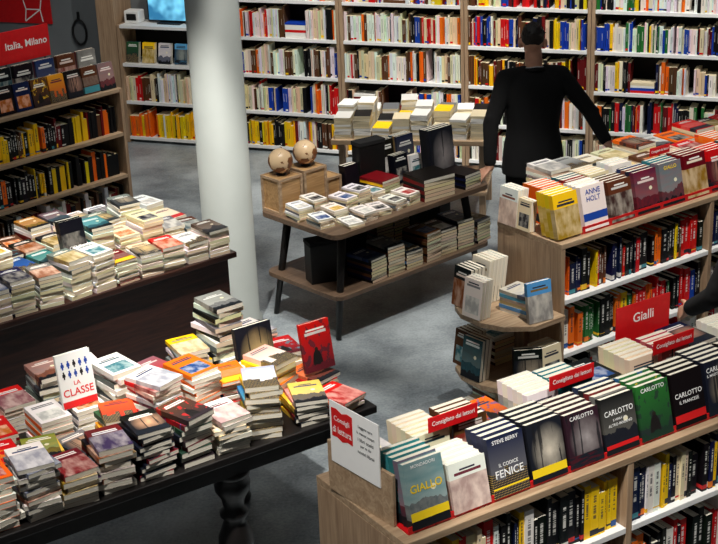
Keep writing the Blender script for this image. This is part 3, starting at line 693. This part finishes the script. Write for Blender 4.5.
G7='novels on the rear island'
bc=[('yellow','photo',[],.235,None),('white','flat',[('ANNE',.86,.12,TB),('HOLT',.70,.12,TB)],.235,bandx(TB,.05,.09,.172)),('brown','photo',[],.22,None),('navy','hills',[],.23,None),('teal','hills0',[('GIALLO',.88,.09,TY)],.235,None),('dark red','photo',[],.24,None),('red','glow',[],.23,None),('black','figure',[],.23,None),('grey','hills',[],.23,None),('blue','city',[],.23,None)]
x=.01
for c,d,tx,hh,ex in bc:
    standing(FBk,x,.065,ZT,.172,hh,.03,4,c,d,G7,W5,texts=tx,tilt=13,extra=ex); x+=.198
standing(FBk,.015,.485,1.2005,.14,.205,.025,3,'white','photo',G7,W5,yaw=-90,tilt=6)
standing(FBk,.015,.34,1.2005,.10,.17,.02,2,'cream','title',G7,W5,yaw=-90,tilt=6)
G9='stacks on the rear island'
for yy,sd in ((.385,.21),(.63,.50)):
    x=sd; i=0
    while x<2.1:
        c=R.choice(['white','cream','black','red','white','brown','orange','white','cream'])
        if R.random()<.55 and yy<.5: standing(FBk,x-.075,yy-.09,1.2005,.15,R.choice([.2,.215]),.03,R.choice([4,5]),c,R.choice(DES),G7,W5,tilt=8,parts=False)
        else: stack(FBk,x,yy,1.2006,R.uniform(-4,4),R.choice([6,7,8,9]),c,R.choice(DES),G9,W5,w=.148,h=.205,mixed=[c,'cream','white'],jit=2)
        x+=R.choice([.165,.18])
for a,b in ((.04,1.14),(1.19,2.26)):
    row_spines(FBk,a,b,.03,.8805,.25,['black','white','brown','red','yellow','black','orange','navy','black'],'spines in the rear island',W6)
    row_spines(FBk,a,b,.03,.5705,.25,['orange','red','blue','yellow','green','white','black','black'],'spines in the rear island',W6)
    row_spines(FBk,a,b,.03,.2605,.25,['white','red','blue','black'],'spines in the rear island',W6)
ec=empty('end_shelf_unit',FBk@T(-.2,.26,0),'oak end shelf unit with rounded tiers of books','shelf')
LE=T(.2,-.26,0)
outl=[(-.003,-.04),(-.22,-.04),(-.35,.06),(-.40,.18),(-.40,.34),(-.35,.45),(-.22,.52),(-.003,.52)]
for z in (.82,.46,.12): ob('tier',prism('tier',outl,z-.03,z,.003),LE,[OAK],parent=ec)
for za,zb in ((.1205,.429),(.4605,.789)): ob('core_post',mesh_boxes('core_post',[(-.04,.24,za,-.004,.30,zb)],.003),LE,[OAKV],parent=ec)
W8='the oak end shelf'; G8='books on the end shelf'
def facing(F,x,y,z,yaw,n,c,d,w=.14,h=.2,t=.025): standing(F,x,y,z,w,h,t,n,c,d,G8,W8,tilt=8,yaw=yaw)
facing(FBk,-.23,.01,.8205,-8,1,'light blue','photo',.15,.215)
stack(FBk,-.13,.15,.8205,8,6,'light blue','hills',G8,W8,mixed=['cream','light blue','white'],w=.15,h=.20)
facing(FBk,-.385,.32,.8205,-85,3,'white','title',.13,.21)
facing(FBk,-.33,.47,.8205,-90,4,'black','photo',.13,.22)
facing(FBk,-.20,.48,.8205,-90,5,'white','hills',.14,.24)
facing(FBk,-.30,.03,.4605,-30,2,'black','glow',.15,.215)
facing(FBk,-.155,-.02,.4605,0,4,'cream','title',.14,.2)
facing(FBk,-.385,.34,.4605,-85,3,'black','hills',.14,.23)
facing(FBk,-.31,.49,.4605,-90,4,'brown','title',.13,.2)
stack(FBk,-.12,.40,.4605,0,8,'white','title',G8,W8,mixed=['white','brown'],w=.14,h=.19)
facing(FBk,-.385,.34,.1205,-85,3,'white','photo')
facing(FBk,-.22,.0,.1205,0,4,'red','hills')
stack(FBk,-.12,.40,.1205,0,8,'white','title',G8,W8,mixed=['white','brown'],w=.14,h=.19)

# ------------------------------------------------------------ people
def capsule(bm,a,b,r0,r1,seg=18):
    a=Vector(a);b=Vector(b);d=b-a
    if d.length>1e-5:
        M=T(*((a+b)/2))@d.to_track_quat('Z','Y').to_matrix().to_4x4()
        bmesh.ops.create_cone(bm,cap_ends=True,segments=seg,radius1=r0,radius2=r1,depth=d.length,matrix=M)
    bmesh.ops.create_uvsphere(bm,u_segments=seg,v_segments=12,radius=r0,matrix=T(*a))
    bmesh.ops.create_uvsphere(bm,u_segments=seg,v_segments=12,radius=r1,matrix=T(*b))
def chain(bm,pts,rs):
    for i in range(len(pts)-1): capsule(bm,pts[i],pts[i+1],rs[i],rs[i+1])
def loft(bm,rings,seg=36):
    fine=[]
    n=len(rings)
    for i in range(n-1):
        p0=rings[max(i-1,0)];p1=rings[i];p2=rings[i+1];p3=rings[min(i+2,n-1)]
        for k in range(6):
            t=k/6
            fine.append(tuple(.5*((2*p1[j])+(-p0[j]+p2[j])*t+(2*p0[j]-5*p1[j]+4*p2[j]-p3[j])*t*t+(-p0[j]+3*p1[j]-3*p2[j]+p3[j])*t**3) for j in range(5)))
    fine.append(rings[-1]); R_=[]
    for (cx,cy,cz,rx,ry) in fine:
        R_.append([bm.verts.new((cx+rx*math.copysign(abs(math.cos(2*math.pi*i/seg))**.85,math.cos(2*math.pi*i/seg)),cy+ry*math.copysign(abs(math.sin(2*math.pi*i/seg))**.85,math.sin(2*math.pi*i/seg)),cz)) for i in range(seg)])
    for A,B in zip(R_,R_[1:]):
        for i in range(seg): bm.faces.new((A[i],A[(i+1)%seg],B[(i+1)%seg],B[i]))
    bm.faces.new(R_[0][::-1]); bm.faces.new(R_[-1])
def ell(bm,c,r): bmesh.ops.create_uvsphere(bm,u_segments=24,v_segments=16,radius=1,matrix=T(*c)@Matrix.Diagonal((r[0],r[1],r[2],1)))
def remesh(bm,name,vox,smooth=4):
    me=bpy.data.meshes.new(name); bm.to_mesh(me); bm.free()
    o=bpy.data.objects.new(name,me); COLL.objects.link(o)
    m=o.modifiers.new('r','REMESH'); m.mode='VOXEL'; m.voxel_size=vox; m.use_smooth_shade=True
    s=o.modifiers.new('s','SMOOTH'); s.iterations=smooth; s.factor=.5
    dg=bpy.context.evaluated_depsgraph_get(); r=bpy.data.meshes.new_from_object(o.evaluated_get(dg)); r.name=name
    bpy.data.objects.remove(o); bpy.data.meshes.remove(me)
    for q in r.polygons: q.use_smooth=True
    return r
def hand(bm,wrist,dirn,palmn,side):
    w=Vector(wrist); d=Vector(dirn).normalized(); n=Vector(palmn).normalized(); s=d.cross(n).normalized()*side
    for k in range(4):
        q=w+s*(.027-.018*k); capsule(bm,w+s*(.012-.008*k),q+d*.085,.014,.012)
    for k,L in enumerate((.068,.078,.072,.056)):
        q=w+s*(.029-.0195*k)+d*.085; a=q+d*L*.45-n*.006; b=a+(d-n*.45).normalized()*L*.32; c=b+(d-n*.9).normalized()*L*.25
        chain(bm,[q,a,b,c],[.0095,.009,.008,.007])
    q=w+s*.02+d*.02; a=q+(s*.8+d*.7).normalized()*.045; b=a+(s*.35+d).normalized()*.032; chain(bm,[q,a,b],[.014,.011,.009])
def person(Mx,Lw,Rw,Le,Re,label,headyaw=0,coat=CLOTH,long=False,ldir=None,rdir=None):
    e=empty('person',Mx,label,'person')
    sh=1.47; ls=Vector((-.19,0,sh)); rs=Vector((.19,0,sh))
    bm=bmesh.new()
    loft(bm,[(0,0,.86,.13,.10),(0,0,.95,.165,.115),(0,0,1.1,.145,.10),(0,0,1.3,.165,.11),(0,-.005,1.45,.16,.09),(0,-.01,1.52,.08,.07)])
    for s in (-1,1): chain(bm,[(s*.09,0,.93),(s*.11,.0,.5),(s*.12,-.02,.09)],[.09,.058,.04]); chain(bm,[(s*.12,-.03,.045),(s*.13,.14,.035)],[.043,.035])
    chain(bm,[ls,Le,Lw],[.046,.038,.030]); chain(bm,[rs,Re,Rw],[.046,.038,.030])
    chain(bm,[(0,-.01,1.5),(0,.0,1.65)],[.062,.058])
    ld=Vector(ldir) if ldir else (Vector(Lw)-Vector(Le)); rd=Vector(rdir) if rdir else (Vector(Rw)-Vector(Re))
    hand(bm,Lw,ld,(-.9,0,.4) if not ldir else (0,0,1),1); hand(bm,Rw,rd,(.9,0,.4),-1)
    hc=Vector((0,.02,1.72)); HR=T(*hc)@RZ(headyaw)@T(*(-hc))
    hb=bmesh.new()
    ell(hb,hc+Vector((0,-.01,.02)),(.075,.097,.104)); ell(hb,hc+Vector((0,.025,-.05)),(.06,.07,.072))
    capsule(hb,hc+Vector((0,.095,.01)),hc+Vector((0,.112,-.022)),.009,.014)
    for s in (-1,1): ell(hb,hc+Vector((s*.086,-.008,-.012)),(.016,.024,.034))
    ell(hb,hc+Vector((0,.09,-.052)),(.024,.012,.006)); ell(hb,hc+Vector((0,.09,-.064)),(.02,.012,.007))
    hb.transform(HR); tmp=bpy.data.meshes.new('t'); hb.to_mesh(tmp); hb.free(); bm.from_mesh(tmp); bpy.data.meshes.remove(tmp)
    ob('body',remesh(bm,'body',.006,3),I4,[SKIN],parent=e)
    for s in (-1,1):
        b2=bmesh.new(); ell(b2,hc+Vector((s*.032,.083,.012)),(.013,.01,.009)); b2.transform(HR); m=bpy.data.meshes.new('eye'); b2.to_mesh(m); b2.free(); ob('eye',m,I4,[TK],parent=e)
    bm=bmesh.new(); ell(bm,hc+Vector((0,-.014,.042)),(.079,.101,.096)); ell(bm,hc+Vector((0,-.055,.012)),(.062,.050,.048))
    rr=random.Random(3)
    for i in range(70):
        a=rr.uniform(0,6.28); ph=rr.uniform(.1,1.4); d=Vector((math.cos(a)*math.sin(ph),math.sin(a)*math.sin(ph),math.cos(ph)))
        c=hc+Vector((0,-.014,.040))+Vector((d.x*.077,d.y*.098,d.z*.094)); capsule(bm,c,c+d*.008+Vector((rr.uniform(-.01,.01),rr.uniform(-.012,.004),0)),.010,.004,8)
    bm.transform(HR)
    fdir=(HR.to_3x3()@Vector((0,1,-.95))).normalized()
    h=remesh(bm,'hair',.005,1)
    b3=bmesh.new(); b3.from_mesh(h); bmesh.ops.bisect_plane(b3,geom=b3.verts[:]+b3.edges[:]+b3.faces[:],plane_co=hc+fdir*.022,plane_no=fdir,clear_outer=True); bmesh.ops.holes_fill(b3,edges=b3.edges[:],sides=0); b3.to_mesh(h); b3.free()
    ob('hair',h,I4,[HAIR],parent=e)
    bm=bmesh.new(); hem=.55 if long else .77
    loft(bm,[(0,-.01,hem,.222,.165),(0,-.005,.94,.208,.155),(0,0,1.11,.184,.138),(0,0,1.3,.208,.145),(0,-.003,1.42,.206,.13),(0,-.008,1.49,.15,.10),(0,-.008,1.525,.085,.08)])
    for s,e_,w in ((ls,Le,Lw),(rs,Re,Rw)):
        sv=Vector(s); ev=Vector(e_); wv=Vector(w); w2=ev+(wv-ev)*.86
        chain(bm,[sv+Vector((0,0,-.005)),sv.lerp(ev,.5)+Vector((0,-.006,-.002)),ev,ev.lerp(w2,.5)+Vector((0,-.004,0)),w2],[.075,.064,.056,.050,.045])
    chain(bm,[(-.165,0,1.478),(0,-.01,1.503),(.165,0,1.478)],[.065,.062,.065])
    rr=random.Random(5)
    for ev in (Vector(Le),Vector(Re)):
        for k in range(3): 
            q=ev+Vector((rr.uniform(-.02,.02),-.025,rr.uniform(-.05,.05))); chain(bm,[q+Vector((-.03,0,.012)),q+Vector((.03,-.004,-.012))],[.024,.020])
    ob('jacket',remesh(bm,'jacket',.010,6),I4,[coat],parent=e)
    bm=bmesh.new()
    pts=[(.072*math.sin(rad(a)),-.01-.076*math.cos(rad(a)),1.545-.02*abs(a)/110) for a in range(-110,111,10)]
    chain(bm,pts,[.015]*len(pts)); ob('collar',remesh(bm,'collar',.006,3),I4,[coat],parent=e)
    bm=bmesh.new(); pts=[(.064*math.sin(rad(a)),-.008-.066*math.cos(rad(a)),1.557-.02*abs(a)/110) for a in range(-120,121,10)]
    chain(bm,pts,[.007]*len(pts)); ob('shirt_collar',remesh(bm,'shirt_collar',.004,1),I4,[CLOTH if long else SHIRT],parent=e)
    bm=bmesh.new(); loft(bm,[(0,0,.84,.165,.13),(0,0,.98,.175,.13),(0,0,1.04,.16,.12)])
    for s in (-1,1): chain(bm,[(s*.09,0,.9),(s*.11,0,.5),(s*.12,-.02,.1)],[.11,.078,.07])
    ob('trousers',remesh(bm,'trousers',.012,4),I4,[CLOTH],parent=e)
    for s in (-1,1):
        bm=bmesh.new(); chain(bm,[(s*.12,-.04,.05),(s*.13,.15,.042)],[.05,.042]); m=remesh(bm,'shoe',.01,2)
        for v in m.vertices: v.co.z=max(v.co.z,.002)
        ob('shoe',m,I4,[BLACK],parent=e)
PM=T(1.25,9.62,0)@RZ(8)@Matrix.Diagonal((1,1,.965,1))
PI=PM.inverted()
lw=PI@Vector((.93,9.43,.84)); rw=PI@Vector((1.75,9.48,.96))
person(PM,lw,rw,(-.32,-.08,1.17),(.385,-.05,1.21),'person in black suit seen from behind, hand on table',headyaw=-16,ldir=tuple(PI.to_3x3()@Vector((-.55,-.35,-.4))))
person(T(2.0,6.36,0)@RZ(20),(-.30,.27,.98),(.2,.3,1.05),(-.31,.04,1.14),(.33,.06,1.14),'person in a dark coat standing beside the shelves',long=True)
build_books()
# ------------------------------------------------------------ lights
def area(name,loc,size,power,color=(1,1,1),target=None):
    l=bpy.data.lights.new(name,'AREA'); l.energy=power; l.size=size; l.color=color
    o=bpy.data.objects.new(name,l); COLL.objects.link(o); o.location=loc
    d=Vector(target or (loc[0],loc[1],0))-Vector(loc); o.rotation_euler=d.to_track_quat('-Z','Y').to_euler(); return o
def spot(name,loc,target,power,ang=60,blend=.5,r=.035,color=(1,.965,.91)):
    l=bpy.data.lights.new(name,'SPOT'); l.energy=power; l.spot_size=rad(ang); l.spot_blend=blend; l.shadow_soft_size=r; l.color=color
    o=bpy.data.objects.new(name,l); COLL.objects.link(o); o.location=loc; d=Vector(target)-Vector(loc); o.rotation_euler=d.to_track_quat('-Z','Y').to_euler()
area('ambient_fill',(0,8,5.6),4,34,(.97,.99,1))  # added soft area fill standing in for the room's ambient light
spot('overhead_spot',(-1.0,6.5,5.0),(-1.45,8.3,.9),940,31)
spot('overhead_spot',(-1.9,5.9,5.0),(-2.0,7.7,.9),520,31)
spot('overhead_spot',(-.4,4.6,5.0),(-.5,6.25,.8),940,29)
spot('overhead_spot',(-1.3,3.9,5.0),(-1.2,5.5,.8),700,33)
spot('overhead_spot',(-.9,2.4,4.6),(.30,4.4,1.25),480,26)  # added spot without a known fixture, brightens the white sign board
spot('overhead_spot',(.9,3.1,5.0),(1.1,4.85,1.2),640,33)
spot('overhead_spot',(1.3,5.5,5.0),(1.7,7.35,1.1),860,35)
spot('overhead_spot',(.6,7.2,5.0),(.5,8.85,.8),560,29)
spot('overhead_spot',(-.5,7.4,5.0),(-.3,8.9,.8),340,24)
spot('overhead_spot',(0,6.2,5.0),(.15,7.1,0),200,18,.35)
spot('overhead_spot',(-.3,10.3,4.8),(-.5,12.7,.7),320,66)
spot('overhead_spot',(1.4,9.9,4.8),(1.5,12.2,.8),400,64)
spot('overhead_spot',(2.9,9.3,4.8),(3.0,11.6,1.0),420,64)
spot('overhead_spot',(-1.8,10,4.8),(-1.8,12.8,.6),190,60)
spot('overhead_spot',(.3,9.6,4.8),(.4,11,.8),330,38)
spot('overhead_spot',(-.9,9.4,4.8),(-2.1,10.9,1.1),120,42)
w=bpy.data.worlds.new('world'); SC.world=w; w.use_nodes=True
w.node_tree.nodes['Background'].inputs[0].default_value=(.95,.97,1,1); w.node_tree.nodes['Background'].inputs[1].default_value=.045
